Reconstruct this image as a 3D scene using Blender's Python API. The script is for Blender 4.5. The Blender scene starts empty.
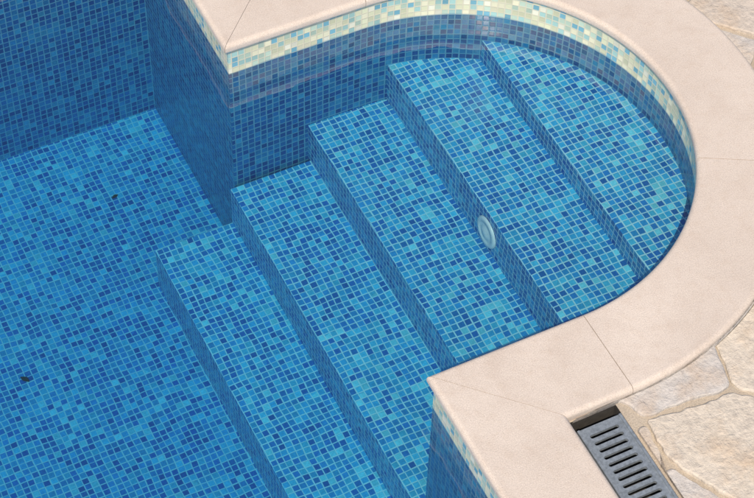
import bpy, bmesh, math, random
from mathutils import Vector, Matrix
random.seed(11)
W=1.5; R=W/2; XC=0.536; CW=0.308; ZW=-0.158; T=0.319; YD=2.333; ZF=-1.157
XS={1:3*T,2:2*T,3:T,4:-0.006,5:-T}
ZS={1:-0.284,2:-0.383,3:-0.566,4:-0.745,5:-0.941}
XM,YM=-4.0,-4.0
TH=0.042; OV=0.018
scene=bpy.context.scene
scene.view_settings.view_transform='Standard'; scene.view_settings.look='None'; scene.view_settings.exposure=0
# ---------- camera
def cam():
    yaw,pit,rol=math.radians(28.0106),math.radians(51.5925),math.radians(2.0697)
    f=Vector((math.sin(yaw)*math.cos(pit),math.cos(yaw)*math.cos(pit),-math.sin(pit)))
    r=Vector((math.cos(yaw),-math.sin(yaw),0)); u=r.cross(f)
    r2=r*math.cos(rol)+u*math.sin(rol); u2=-r*math.sin(rol)+u*math.cos(rol)
    c=bpy.data.cameras.new('camera'); o=bpy.data.objects.new('camera',c); scene.collection.objects.link(o)
    M=Matrix.Identity(4)
    for i in range(3): M[i][0]=r2[i];M[i][1]=u2[i];M[i][2]=-f[i]
    M[0][3],M[1][3],M[2][3]=-1.7521,-2.9486,4.9201
    o.matrix_world=M; c.lens=2002.96/754*36; c.sensor_width=36; c.clip_end=500; c.clip_start=0.1
    scene.camera=o
cam()
# ---------- helpers
class NT:
    def __init__(s,name):
        s.m=bpy.data.materials.new(name); s.m.use_nodes=True; s.t=s.m.node_tree; s.t.nodes.clear()
        s.out=s.n('ShaderNodeOutputMaterial')
    def n(s,ty,**k):
        x=s.t.nodes.new(ty)
        for a,b in k.items(): setattr(x,a,b)
        return x
    def l(s,a,b): s.t.links.new(a,b)
    def math(s,op,a,b=None,c=None):
        x=s.n('ShaderNodeMath',operation=op)
        for i,v in enumerate((a,b,c)):
            if v is None: continue
            if isinstance(v,(int,float)): x.inputs[i].default_value=v
            else: s.l(v,x.inputs[i])
        return x.outputs[0]
    def vmath(s,op,a,b=None):
        x=s.n('ShaderNodeVectorMath',operation=op)
        for i,v in enumerate((a,b)):
            if v is None: continue
            if isinstance(v,(tuple,list)): x.inputs[i].default_value=v
            else: s.l(v,x.inputs[i])
        return x
    def ramp(s,fac,stops,interp='LINEAR'):
        x=s.n('ShaderNodeValToRGB'); x.color_ramp.interpolation=interp
        e=x.color_ramp.elements
        while len(e)<len(stops): e.new(0.5)
        for i,(p,c) in enumerate(stops):
            e[i].position=p; e[i].color=(*c,1) if len(c)==3 else c
        s.l(fac,x.inputs[0]); return x.outputs[0]
    def mix(s,fac,a,b,mode='MIX'):
        x=s.n('ShaderNodeMix',data_type='RGBA',blend_type=mode)
        if isinstance(fac,(int,float)): x.inputs[0].default_value=fac
        else: s.l(fac,x.inputs[0])
        for i,v in ((6,a),(7,b)):
            if isinstance(v,tuple): x.inputs[i].default_value=(*v,1)
            else: s.l(v,x.inputs[i])
        return x.outputs[2]
    def noise(s,vec,scale,detail=4,rough=.5,out='Fac'):
        x=s.n('ShaderNodeTexNoise'); x.inputs['Scale'].default_value=scale; x.inputs['Detail'].default_value=detail; x.inputs['Roughness'].default_value=rough
        if vec is not None: s.l(vec,x.inputs['Vector'])
        return x.outputs[out]
    def bump(s,h,strength,dist,normal=None):
        x=s.n('ShaderNodeBump'); x.inputs['Strength'].default_value=strength; x.inputs['Distance'].default_value=dist
        s.l(h,x.inputs['Height'])
        if normal is not None: s.l(normal,x.inputs['Normal'])
        return x.outputs[0]
    def bsdf(s,col,rough,normal=None,spec=.5,metal=0):
        x=s.n('ShaderNodeBsdfPrincipled')
        for k,v in (('Base Color',col),('Roughness',rough)):
            if isinstance(v,tuple): x.inputs[k].default_value=(*v,1)
            elif isinstance(v,(int,float)): x.inputs[k].default_value=v
            else: s.l(v,x.inputs[k])
        x.inputs['Specular IOR Level'].default_value=spec; x.inputs['Metallic'].default_value=metal
        if normal is not None: s.l(normal,x.inputs['Normal'])
        s.l(x.outputs[0],s.out.inputs[0]); return x
PITCH=0.0249
def mosaic(name,palette,grout,dry=False):
    s=NT(name)
    uv=s.n('ShaderNodeUVMap').outputs[0]
    pos=s.n('ShaderNodeNewGeometry').outputs['Position']
    # hand-laid sheets wander a couple of millimetres
    wob=s.vmath('SUBTRACT',s.noise(pos,6.5,2,.4,'Color'),(.5,.5,.5)).outputs[0]
    wob=s.vmath('MULTIPLY',wob,(.019,.019,0)).outputs[0]
    uvw=s.vmath('ADD',uv,wob).outputs[0] if not dry else uv
    sc=s.vmath('MULTIPLY',uvw,(1/PITCH,1/PITCH,0)).outputs[0]
    cell=s.vmath('FLOOR',sc).outputs[0]; fr=s.vmath('FRACTION',sc).outputs[0]
    wn=s.n('ShaderNodeTexWhiteNoise',noise_dimensions='3D'); s.l(cell,wn.inputs['Vector'])
    cell2=s.vmath('ADD',cell,(31.3,17.7,5.1)).outputs[0]
    wn2=s.n('ShaderNodeTexWhiteNoise',noise_dimensions='3D'); s.l(cell2,wn2.inputs['Vector'])
    sep=s.n('ShaderNodeSeparateXYZ'); s.l(fr,sep.inputs[0])
    sep2=s.n('ShaderNodeSeparateColor'); s.l(wn2.outputs['Color'],sep2.inputs[0])
    def edge(c,j):
        a=s.math('ADD',c,s.math('MULTIPLY',s.math('SUBTRACT',j,0.5),0.07))
        return s.math('ABSOLUTE',s.math('SUBTRACT',a,0.5))
    dx=edge(sep.outputs[0],sep2.outputs[0]); dy=edge(sep.outputs[1],sep2.outputs[1])
    dm=s.math('MAXIMUM',dx,dy)
    mr=s.n('ShaderNodeMapRange'); mr.inputs[1].default_value=0.385; mr.inputs[2].default_value=0.465; s.l(dm,mr.inputs[0])
    g=mr.outputs[0]
    big=s.noise(pos,1.7,1)
    val=s.math('ADD',wn.outputs['Value'],s.math('MULTIPLY',s.math('SUBTRACT',big,.5),.4))
    col=s.ramp(val,palette,'CONSTANT')
    var=s.math('ADD',0.84,s.math('MULTIPLY',sep2.outputs[2],0.32))
    vc=s.n('ShaderNodeCombineColor')
    for i in range(3): s.l(var,vc.inputs[i])
    col=s.mix(1.0,col,vc.outputs[0],'MULTIPLY')
    fine=s.noise(pos,120,2)
    fr2=s.ramp(fine,[(.3,(.86,.86,.86)),(.7,(1.12,1.12,1.12))])
    col=s.mix(1.0,col,fr2,'MULTIPLY')
    gd=s.noise(pos,14,2)
    gcol=s.mix(s.math('MULTIPLY',gd,.5),grout,(.18,.36,.42))
    if dry:
        sp=s.n('ShaderNodeSeparateXYZ'); s.l(pos,sp.inputs[0])
        z=s.math('ADD',sp.outputs[2],s.math('MULTIPLY',s.math('SUBTRACT',s.noise(pos,9,1),.5),.010))
        m=s.n('ShaderNodeMapRange'); m.inputs[1].default_value=ZW-0.004; m.inputs[2].default_value=ZW+0.006; s.l(z,m.inputs[0])
        dcol=s.ramp(wn.outputs['Value'],[(0,(.62,.66,.48)),(.26,(.46,.61,.52)),(.48,(.70,.71,.54)),(.66,(.34,.56,.55)),(.82,(.18,.42,.54)),(.92,(.70,.73,.62))],'CONSTANT')
        dcol=s.mix(1.0,dcol,vc.outputs[0],'MULTIPLY')
        col=s.mix(m.outputs[0],col,dcol)
        gcol=s.mix(m.outputs[0],gcol,(.62,.62,.50))
    col=s.mix(g,col,gcol)
    h=s.math('SUBTRACT',1.0,g)
    nb=s.bump(h,0.5,0.0012)
    rg=s.math('ADD',.20,s.math('MULTIPLY',g,.5))
    s.bsdf(col,rg,nb,.5)
    return s.m
PAL=[(0,(.010,.115,.38)),(.13,(.013,.16,.45)),(.32,(.018,.23,.52)),(.55,(.028,.31,.575)),(.76,(.05,.395,.62)),(.93,(.13,.52,.66))]
PALF=[(0,(.009,.10,.35)),(.15,(.012,.14,.42)),(.34,(.016,.20,.48)),(.56,(.024,.27,.54)),(.78,(.04,.345,.58)),(.95,(.10,.45,.62))]
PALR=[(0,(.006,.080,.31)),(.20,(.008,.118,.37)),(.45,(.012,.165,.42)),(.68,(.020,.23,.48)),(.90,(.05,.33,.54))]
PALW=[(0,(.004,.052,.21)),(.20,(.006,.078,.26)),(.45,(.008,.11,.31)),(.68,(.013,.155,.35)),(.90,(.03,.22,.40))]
M_TILE=mosaic('glass_mosaic',PAL,(.40,.70,.78))
M_FLOOR=mosaic('glass_mosaic_floor',PALF,(.28,.56,.68))  # darker tile palette: light lost over the water depth put into the colour
M_RISER=mosaic('glass_mosaic_shaded_riser',PALR,(.36,.62,.73))  # step tiles again, with the risers' shade put into the palette
M_WALL=mosaic('glass_mosaic_wall',PALW,(.10,.30,.44),True)  # underwater wall dimness put into the palette, so reflections stand out

def coping_mat():
    s=NT('cast_stone'); tc=s.n('ShaderNodeNewGeometry').outputs['Position']
    a=s.noise(tc,2.2,4,.6); b=s.noise(tc,260,3,.7); c=s.noise(tc,30,5,.65); d=s.noise(tc,7,5,.7)
    col=s.ramp(a,[(.3,(.63,.565,.51)),(.7,(.73,.665,.605))])
    col=s.mix(s.math('MULTIPLY',s.ramp(c,[(.5,(0,0,0)),(.75,(1,1,1))]),.30),col,(.56,.46,.37))
    col=s.mix(s.math('MULTIPLY',s.ramp(d,[(.5,(0,0,0)),(.72,(1,1,1))]),.40),col,(.57,.485,.42))
    col=s.mix(.6,col,s.ramp(b,[(.3,(.6,.6,.6)),(.65,(1.12,1.12,1.12))]),'MULTIPLY')
    h=s.math('ADD',b,s.math('MULTIPLY',c,1.0))
    s.bsdf(col,.7,s.bump(h,.6,.0022),.35); return s.m
def stone_mat():
    s=NT('limestone_paving'); tc=s.n('ShaderNodeNewGeometry').outputs['Position']
    at=s.n('ShaderNodeAttribute',attribute_name='tone').outputs['Fac']
    a=s.noise(tc,5,6,.6); b=s.noise(tc,60,5,.7); c=s.noise(tc,14,6,.7)
    base=s.ramp(at,[(0,(.58,.53,.48)),(.35,(.66,.61,.53)),(.65,(.68,.65,.60)),(1,(.57,.56,.55))])
    rust=s.ramp(a,[(.50,(0,0,0)),(.70,(1,1,1))])
    col=s.mix(s.math('MULTIPLY',rust,.55),base,(.55,.39,.24))
    col=s.mix(s.math('MULTIPLY',s.ramp(c,[(.55,(0,0,0)),(.7,(1,1,1))]),.4),col,(.40,.36,.33))
    col=s.mix(.6,col,s.ramp(b,[(.3,(.7,.7,.7)),(.65,(1.1,1.1,1.1))]),'MULTIPLY')
    h=s.math('ADD',s.math('MULTIPLY',a,1.5),s.math('ADD',s.math('MULTIPLY',c,.7),s.math('MULTIPLY',b,.15)))
    s.bsdf(col,.85,s.bump(h,1,.018),.25); return s.m
def mortar_mat():
    s=NT('sandy_mortar'); tc=s.n('ShaderNodeNewGeometry').outputs['Position']
    a=s.noise(tc,7,5,.6); b=s.noise(tc,220,4,.7)
    col=s.ramp(a,[(.3,(.48,.43,.36)),(.7,(.62,.56,.47))])
    col=s.mix(.7,col,s.ramp(b,[(.3,(.55,.55,.55)),(.65,(1.1,1.1,1.1))]),'MULTIPLY')
    s.bsdf(col,.95,s.bump(b,.8,.003),.15); return s.m
def simple(name,col,rough=.5,metal=0,nscale=60,var=.25,bump=.0005):
    s=NT(name); tc=s.n('ShaderNodeNewGeometry').outputs['Position']
    a=s.noise(tc,nscale,5,.65)
    c=s.ramp(a,[(.3,tuple(x*(1-var) for x in col)),(.7,tuple(min(1,x*(1+var)) for x in col))])
    s.bsdf(c,rough,s.bump(a,.6,bump),.4,metal); return s.m
def water_mat():
    s=NT('pool_water'); geo=s.n('ShaderNodeNewGeometry'); tc=geo.outputs['Position']
    a=s.noise(tc,3.0,2,.4); b=s.noise(tc,11,2,.4)
    h=s.math('ADD',a,s.math('MULTIPLY',b,.16))
    n=s.bump(h,1.0,.008)
    fr=s.n('ShaderNodeFresnel'); s.l(n,fr.inputs['Normal'])
    # same reflectance from both faces of the surface (unbent rays: no total internal reflection)
    I=2.2
    s.l(s.math('ADD',I,s.math('MULTIPLY',geo.outputs['Backfacing'],1/I-I)),fr.inputs['IOR'])
    tr=s.n('ShaderNodeBsdfTransparent'); tr.inputs[0].default_value=(.88,.975,1.0,1)
    gl=s.n('ShaderNodeBsdfGlossy'); gl.inputs['Roughness'].default_value=0.0; s.l(n,gl.inputs['Normal'])
    mx=s.n('ShaderNodeMixShader'); s.l(fr.outputs[0],mx.inputs[0]); s.l(tr.outputs[0],mx.inputs[1]); s.l(gl.outputs[0],mx.inputs[2])
    s.l(mx.outputs[0],s.out.inputs[0])
    v=s.n('ShaderNodeVolumeAbsorption'); v.inputs['Color'].default_value=(.0,.75,.94,1); v.inputs['Density'].default_value=.6
    s.l(v.outputs[0],s.out.inputs[1]); return s.m
M_COP=coping_mat(); M_STONE=stone_mat(); M_MORT=mortar_mat(); M_WATER=water_mat()
M_GRATE=simple('galvanised_grate',(.27,.32,.37),.5,.35,90,.3)
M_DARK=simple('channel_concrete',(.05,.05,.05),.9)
M_WHITE=simple('white_plastic',(.55,.62,.65),.35,0,30,.08)
M_LEAF=simple('dead_leaf',(.03,.028,.02),.8)

def mkobj(name,bm,mats,parent=None,smooth=False):
    me=bpy.data.meshes.new(name); bm.to_mesh(me); bm.free()
    o=bpy.data.objects.new(name,me); scene.collection.objects.link(o)
    for m in (mats if isinstance(mats,list) else [mats]): me.materials.append(m)
    if smooth:
        for p in me.polygons: p.use_smooth=True
    if parent: o.parent=parent
    return o
def empty(name):
    e=bpy.data.objects.new(name,None); scene.collection.objects.link(e); return e
def arc(o,a0,a1,st=1.5):
    n=max(1,int(round(abs(a1-a0)/st)))
    return [(XC+(R+o)*math.cos(math.radians(a0+(a1-a0)*i/n)),R+(R+o)*math.sin(math.radians(a0+(a1-a0)*i/n))) for i in range(n+1)]
def outline(o):
    return [(o,-o)]+arc(o,-90,90)+[(o,W+o),(o,YD+o),(XM-o,YD+o),(XM-o,YM-o),(o,YM-o)]
# ---------- pool shell
pool=empty('swimming_pool')
bm=bmesh.new(); uvl=bm.loops.layers.uv.new('UVMap')
def quad(co,uvs,mi=0):
    vs=[bm.verts.new(c) for c in co]; f=bm.faces.new(vs); f.material_index=mi
    for lp,u in zip(f.loops,uvs): lp[uvl].uv=u
    return f
ol=outline(OV); acc=0
for i in range(len(ol)):
    a=ol[i]; b=ol[(i+1)%len(ol)]; d=math.dist(a,b); z0=-TH+.004; z1=ZF-.02
    quad([(*a,z0),(*a,z1),(*b,z1),(*b,z0)],[(acc,z0-ZW),(acc,z1-ZW),(acc+d,z1-ZW),(acc+d,z0-ZW)])
    acc+=d
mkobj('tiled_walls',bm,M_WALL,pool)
bm=bmesh.new(); uvl=bm.loops.layers.uv.new('UVMap')
xa,xb,ya,yb=XM-OV,OV,YM-OV,YD+OV
quad([(xa,ya,ZF),(xb,ya,ZF),(xb,yb,ZF),(xa,yb,ZF)],[(xa,ya),(xb,ya),(xb,yb),(xa,yb)])
mkobj('tiled_floor',bm,M_FLOOR,pool)
# steps
def hw(x,o=OV+.003):
    if x<=XC: return R+o
    return math.sqrt(max(0,(R+o)**2-(x-XC)**2))
for i in range(1,6):
    bm=bmesh.new(); uvl=bm.loops.layers.uv.new('UVMap')
    x0=XS[i]; x1=XC+R+OV+.003 if i==1 else XS[i-1]+.004
    z=ZS[i]; zb=ZS[i+1]-.01 if i<5 else ZF-.01
    if i>=4: y0,y1=(0.0,W)
    else: y0,y1=R-hw(x0),R+hw(x0)
    N=1 if i>=4 or x1<=XC else 40
    xs=[x0+(x1-x0)*(1-(1-k/N)**2 if i==1 else k/N) for k in range(N+1)]
    for k in range(N):
        a,b=xs[k],xs[k+1]
        if i>=4: ra=rb=(y0,y1)
        else: ra=(R-hw(a),R+hw(a)); rb=(R-hw(b),R+hw(b))
        co=[(a,ra[0],z),(b,rb[0],z),(b,rb[1],z),(a,ra[1],z)]
        if abs(rb[1]-rb[0])<1e-5: co=[co[0],co[1],co[3]]
        quad(co,[(c[0]-x0,c[1]+i*7.3) for c in co])
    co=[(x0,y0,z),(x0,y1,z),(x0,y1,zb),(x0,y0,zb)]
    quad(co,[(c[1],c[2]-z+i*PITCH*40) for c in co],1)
    if i>=4:
        for y in (y0,y1):
            xe=x1 if i==5 else OV
            co=[(x0,y,z),(x0,y,zb),(xe,y,zb),(xe,y,z)]
            quad(co,[(c[0]-x0,c[2]-z) for c in co],1)
    bmesh.ops.remove_doubles(bm,verts=bm.verts,dist=1e-5)
    ed=[e for e in bm.edges if len(e.link_faces)==2 and abs(e.verts[0].co.x-x0)<1e-5 and abs(e.verts[1].co.x-x0)<1e-5 and abs(e.verts[0].co.z-z)<1e-5 and abs(e.verts[1].co.z-z)<1e-5]
    bmesh.ops.bevel(bm,geom=ed,offset=.004,segments=2,affect='EDGES',profile=.5)
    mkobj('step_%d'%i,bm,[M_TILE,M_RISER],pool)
def inlet(loc,r):
    e=bmesh.new()
    prof=[(r,0),(r,.004),(r*.92,.008),(r*.72,.009),(r*.68,.006),(r*.45,.007),(r*.3,.013),(0.0001,.014)]
    n=40; rings=[]
    for (rr,h) in prof:
        rings.append([e.verts.new((-h,rr*math.cos(2*math.pi*k/n),rr*math.sin(2*math.pi*k/n))) for k in range(n)])
    for a,b in zip(rings,rings[1:]):
        for k in range(n): e.faces.new((a[k],a[(k+1)%n],b[(k+1)%n],b[k]))
    bmesh.ops.recalc_face_normals(e,faces=e.faces)
    o=mkobj('pool_light',e,M_WHITE,None,True); o.location=loc; return o
inlet((XS[2]-.001,.735,-.480),.062)
# ---------- water
bm=bmesh.new(); ol=outline(OV+.004)
top=[bm.verts.new((*p,ZW)) for p in ol]; bot=[bm.verts.new((*p,ZF-.06)) for p in ol]
bm.faces.new(top); bm.faces.new(bot[::-1])
for i in range(len(ol)):
    j=(i+1)%len(ol); bm.faces.new((top[i],bot[i],bot[j],top[j]))
bmesh.ops.recalc_face_normals(bm,faces=bm.faces)
mkobj('water',bm,M_WATER)
# ---------- coping
cop=empty('pool_coping')
def slab(name,inner,outer,rb=.0165):
    pts=list(inner)+list(reversed(outer))
    bm=bmesh.new()
    T0=[bm.verts.new((p[0],p[1],0)) for p in pts]; B0=[bm.verts.new((p[0],p[1],-TH)) for p in pts]
    bm.faces.new(T0); bm.faces.new(B0[::-1]); n=len(pts)
    for i in range(n): bm.faces.new((T0[i],B0[i],B0[(i+1)%n],T0[(i+1)%n]))
    bmesh.ops.recalc_face_normals(bm,faces=bm.faces)
    ni=len(inner); longe=[]
    for i in range(n):
        e=bm.edges.get((T0[i],T0[(i+1)%n]))
        if i==ni-1 or i==n-1: pass
        else: longe.append(e)
    for i in range(ni-1):
        longe.append(bm.edges.get((B0[i],B0[i+1])))
    bmesh.ops.bevel(bm,geom=longe,offset=rb,segments=5,affect='EDGES',profile=.5)
    return mkobj(name,bm,M_COP,cop)
G=.0010
slab('coping_slab',[(0,-G),(0,-1.05)],[(CW,-CW-G),(CW,-1.05)])
slab('coping_slab',[(0,-1.052),(0,-2.2)],[(CW,-1.052),(CW,-2.2)])
slab('coping_slab',[(0,-2.202),(0,YM)],[(CW,-2.202),(CW,YM-CW)])
slab('coping_slab',[(G,0),(XC-G,0)],[(CW+G,-CW),(XC-G,-CW)])
angs=[-90,-28.8,90]
for a,b in zip(angs,angs[1:]):
    slab('coping_slab',arc(0,a+.10,b-.10,1.5),arc(CW,a+.075,b-.075,1.5))
slab('coping_slab',[(XC-G,W),(G,W)],[(XC-G,W+CW),(CW+G,W+CW)])
slab('coping_slab',[(0,W+G),(0,YD-G)],[(CW,W+CW+G),(CW,YD+CW-G)])
slab('coping_slab',[(-G,YD),(-1.2,YD)],[(CW-G,YD+CW),(-1.2,YD+CW)])
slab('coping_slab',[(-1.202,YD),(XM,YD)],[(-1.202,YD+CW),(XM-CW,YD+CW)])
slab('coping_slab',[(XM,YD-G),(XM,YM+G)],[(XM-CW,YD+CW-G),(XM-CW,YM-CW+G)])
slab('coping_slab',[(XM+G,YM),(-G,YM)],[(XM-CW+G,YM-CW),(CW-G,YM-CW)])
# ---------- ground + drain
ZG=-.037; ZP=-.026
DX0,DX1=CW+.004,CW+.166; DY1=-CW-.004; DY0=-2.4
bm=bmesh.new()
def loop(pts,z):
    vs=[bm.verts.new((*p,z)) for p in pts]
    return [bm.edges.new((vs[i],vs[(i+1)%len(vs)])) for i in range(len(vs))]
eds=loop([(-80,-80),(80,-80),(80,80),(-80,80)],ZG)+loop(outline(OV+.02),ZG)+loop([(DX0,DY0),(DX1,DY0),(DX1,DY1),(DX0,DY1)],ZG)
bmesh.ops.triangle_fill(bm,use_beauty=True,use_dissolve=False,edges=eds)
for f in bm.faces:
    f.normal_update()
    if f.normal.z<0: f.normal_flip()
mkobj('ground',bm,M_MORT)
drain=empty('drainage_channel')
bm=bmesh.new()
a=[(DX0,DY0),(DX1,DY0),(DX1,DY1),(DX0,DY1)]
t=[bm.verts.new((*p,ZG+.0)) for p in a]; b=[bm.verts.new((*p,-.20)) for p in a]
for i in range(4): bm.faces.new((t[i],t[(i+1)%4],b[(i+1)%4],b[i]))
bm.faces.new(b)
mkobj('channel_trough',bm,M_DARK,drain)
def grate(y1,y0):
    bm=bmesh.new(); gx0,gx1=DX0+.006,DX1-.006
    pts=[[(gx0,y0),(gx1,y0),(gx1,y1),(gx0,y1)]]
    pitch=.027; n=int((y1-y0-.03)/pitch); sx0,sx1=gx0+.026,gx1-.026; r=.0065
    st=y1-.02-((y1-y0-.04)-(n-1)*pitch)/2
    for k in range(n):
        cy=st-k*pitch; l=[]
        for q in range(7): 
            an=math.radians(-90+30*q); l.append((sx1-r+r*math.cos(an),cy+r*math.sin(an)))
        for q in range(7):
            an=math.radians(90+30*q); l.append((sx0+r+r*math.cos(an),cy+r*math.sin(an)))
        pts.append(l)
    eds=[]
    for p in pts:
        vs=[bm.verts.new((*c,0)) for c in p]
        eds+=[bm.edges.new((vs[i],vs[(i+1)%len(vs)])) for i in range(len(vs))]
    bmesh.ops.triangle_fill(bm,use_beauty=True,use_dissolve=False,edges=eds)
    for f in bm.faces:
        f.normal_update()
        if f.normal.z<0: f.normal_flip()
    r=bmesh.ops.extrude_face_region(bm,geom=bm.faces[:])
    for v in r['geom']:
        if isinstance(v,bmesh.types.BMVert): v.co.z-=.012
    bmesh.ops.recalc_face_normals(bm,faces=bm.faces)
    for xa,xb in ((gx0,gx0+.008),(gx1-.008,gx1)):
        bmesh.ops.create_cube(bm,size=1,matrix=Matrix.Translation(((xa+xb)/2,(y0+y1)/2,.0022))@Matrix.Diagonal((xb-xa,y1-y0,.004,1)))
    o=mkobj('grate',bm,M_GRATE,drain); o.location.z=-.030; return o
grate(-CW-.045,-CW-.545); grate(-CW-.550,-CW-1.05); grate(-CW-1.055,-CW-1.55); grate(-CW-1.555,-CW-2.05)
# ---------- crazy paving
def clip(poly,m,nrm):
    out=[]
    for i in range(len(poly)):
        a,b=poly[i],poly[(i+1)%len(poly)]
        da=(a[0]-m[0])*nrm[0]+(a[1]-m[1])*nrm[1]; db=(b[0]-m[0])*nrm[0]+(b[1]-m[1])*nrm[1]
        if da<=0: out.append(a)
        if (da<0)!=(db<0) and da!=db:
            t=da/(da-db); out.append((a[0]+(b[0]-a[0])*t,a[1]+(b[1]-a[1])*t))
    return out
def push(p):
    x,y=p; c=CW+.006
    for _ in range(3):
        if x>XC:
            d=math.hypot(x-XC,y-R)
            if d<R+c and d>1e-6: x=XC+(x-XC)*(R+c)/d; y=R+(y-R)*(R+c)/d
        elif x>=c and -c<y<W+c:
            y=-c if y<R else W+c
        if x<c and y<YD+c and (y<-c or y>W+c) and x>-1: x=c
        if x<c and -c<=y<=W+c: x=c
        if y<-c and x<DX1+.008: x=DX1+.008
    return (x,y)
def deep(s):
    x,y=s; c=CW-.12
    if x<c: return True
    if x>XC: return math.hypot(x-XC,y-R)<R+c
    return -c<y<W+c
bm=bmesh.new(); tone=bm.verts.layers.float.new('tone')
seeds=[]
sp=.33
for i in range(-2,12):
    for j in range(-9,15):
        seeds.append((.5+(i+random.uniform(-.42,.42)+(j%2)*.5)*sp,(j+random.uniform(-.42,.42))*sp))
rr=random.Random(3)
seeds=[s for s in seeds if not deep(s)]
for s in seeds:
    poly=[(s[0]-.4,s[1]-.4),(s[0]+.4,s[1]-.4),(s[0]+.4,s[1]+.4),(s[0]-.4,s[1]+.4)]
    for q in seeds:
        if q is s: continue
        dx,dy=q[0]-s[0],q[1]-s[1]; d=math.hypot(dx,dy)
        if d>1.4: continue
        g=rr.uniform(.003,.012)
        poly=clip(poly,((s[0]+q[0])/2-dx/d*g,(s[1]+q[1])/2-dy/d*g),(dx/d,dy/d))
        if len(poly)<3: break
    if len(poly)<3: continue
    P=[]
    for i in range(len(poly)):
        a,b=poly[i],poly[(i+1)%len(poly)]; L=math.dist(a,b); n=max(1,int(L/.012))
        for k in range(n):
            t=k/n; P.append((a[0]+(b[0]-a[0])*t,a[1]+(b[1]-a[1])*t))
    for _ in range(3):
        P=[((P[i-1][0]+2*P[i][0]+P[(i+1)%len(P)][0])/4,(P[i-1][1]+2*P[i][1]+P[(i+1)%len(P)][1])/4) for i in range(len(P))]
    ph=[rr.uniform(0,6.3) for _ in range(4)]
    Q=[]
    for i,p in enumerate(P):
        t=2*math.pi*i/len(P); w=1+.016*math.sin(5*t+ph[0])+.010*math.sin(11*t+ph[1])+.009*math.sin(19*t+ph[2])+.007*math.sin(31*t+ph[3])
        Q.append(push((s[0]+(p[0]-s[0])*w,s[1]+(p[1]-s[1])*w)))
    R_=[]
    for p in Q:
        if not R_ or math.dist(p,R_[-1])>.004: R_.append(p)
    if len(R_)>2 and math.dist(R_[0],R_[-1])<.004: R_.pop()
    if len(R_)<4: continue
    area=0
    for i in range(len(R_)): 
        a,b=R_[i],R_[(i+1)%len(R_)]; area+=a[0]*b[1]-a[1]*b[0]
    if abs(area)/2<.002: continue
    cx=sum(p[0] for p in R_)/len(R_); cy=sum(p[1] for p in R_)/len(R_)
    tn=rr.random(); tz=rr.uniform(-.003,.003); tx,ty=rr.uniform(-.012,.012),rr.uniform(-.012,.012)
    def vz(x,y,z): 
        v=bm.verts.new((x,y,z+tz+(x-cx)*tx+(y-cy)*ty)); v[tone]=tn; return v
    base=[vz(p[0],p[1],ZG-.004) for p in R_]
    mid=[vz(cx+(p[0]-cx)*.992,cy+(p[1]-cy)*.992,ZP-.004) for p in R_]
    tp=[vz(cx+(p[0]-cx)*.962,cy+(p[1]-cy)*.962,ZP) for p in R_]
    n=len(R_)
    for A_,B_ in ((base,mid),(mid,tp)):
        for i in range(n): bm.faces.new((A_[i],A_[(i+1)%n],B_[(i+1)%n],B_[i]))
    bm.faces.new(tp)
bmesh.ops.recalc_face_normals(bm,faces=bm.faces)
mkobj('crazy_paving',bm,M_STONE)
# ---------- debris
def leaf(loc,rot,s):
    bm=bmesh.new()
    pts=[(0,-1),(.35,-.5),(.5,0),(.3,.6),(0,1.1),(-.35,.5),(-.5,-.1),(-.3,-.6)]
    c=bm.verts.new((0,0,.008)); v=[bm.verts.new((p[0]*s,p[1]*s,.004+abs(p[0])*s*.4)) for p in pts]
    for i in range(8): bm.faces.new((c,v[i],v[(i+1)%8]))
    o=mkobj('fallen_leaf',bm,M_LEAF,None,True); o.location=loc; o.rotation_euler=(0,0,rot)
leaf((-.927,1.309,ZF),.6,.020); leaf((-.306,1.981,ZF),1.9,.015)
# ---------- light
el,azx,azy=math.radians(53),-.58,-.81
l=math.hypot(azx,azy); sd=Vector((azx/l*math.cos(el),azy/l*math.cos(el),math.sin(el)))
sun=bpy.data.lights.new('sun','SUN'); sun.energy=4.2; sun.angle=math.radians(.5); sun.color=(1,.82,.62)
so=bpy.data.objects.new('sun',sun); scene.collection.objects.link(so); so.rotation_euler=sd.to_track_quat('Z','Y').to_euler()
w=bpy.data.worlds.new('World'); scene.world=w; w.use_nodes=True
nt=w.node_tree; bg=nt.nodes['Background']; sk=nt.nodes.new('ShaderNodeTexSky'); sk.sky_type='NISHITA'; sk.sun_disc=False
sk.sun_elevation=el; sk.sun_rotation=math.atan2(sd.x,sd.y)
nt.links.new(sk.outputs[0],bg.inputs[0]); bg.inputs[1].default_value=.12
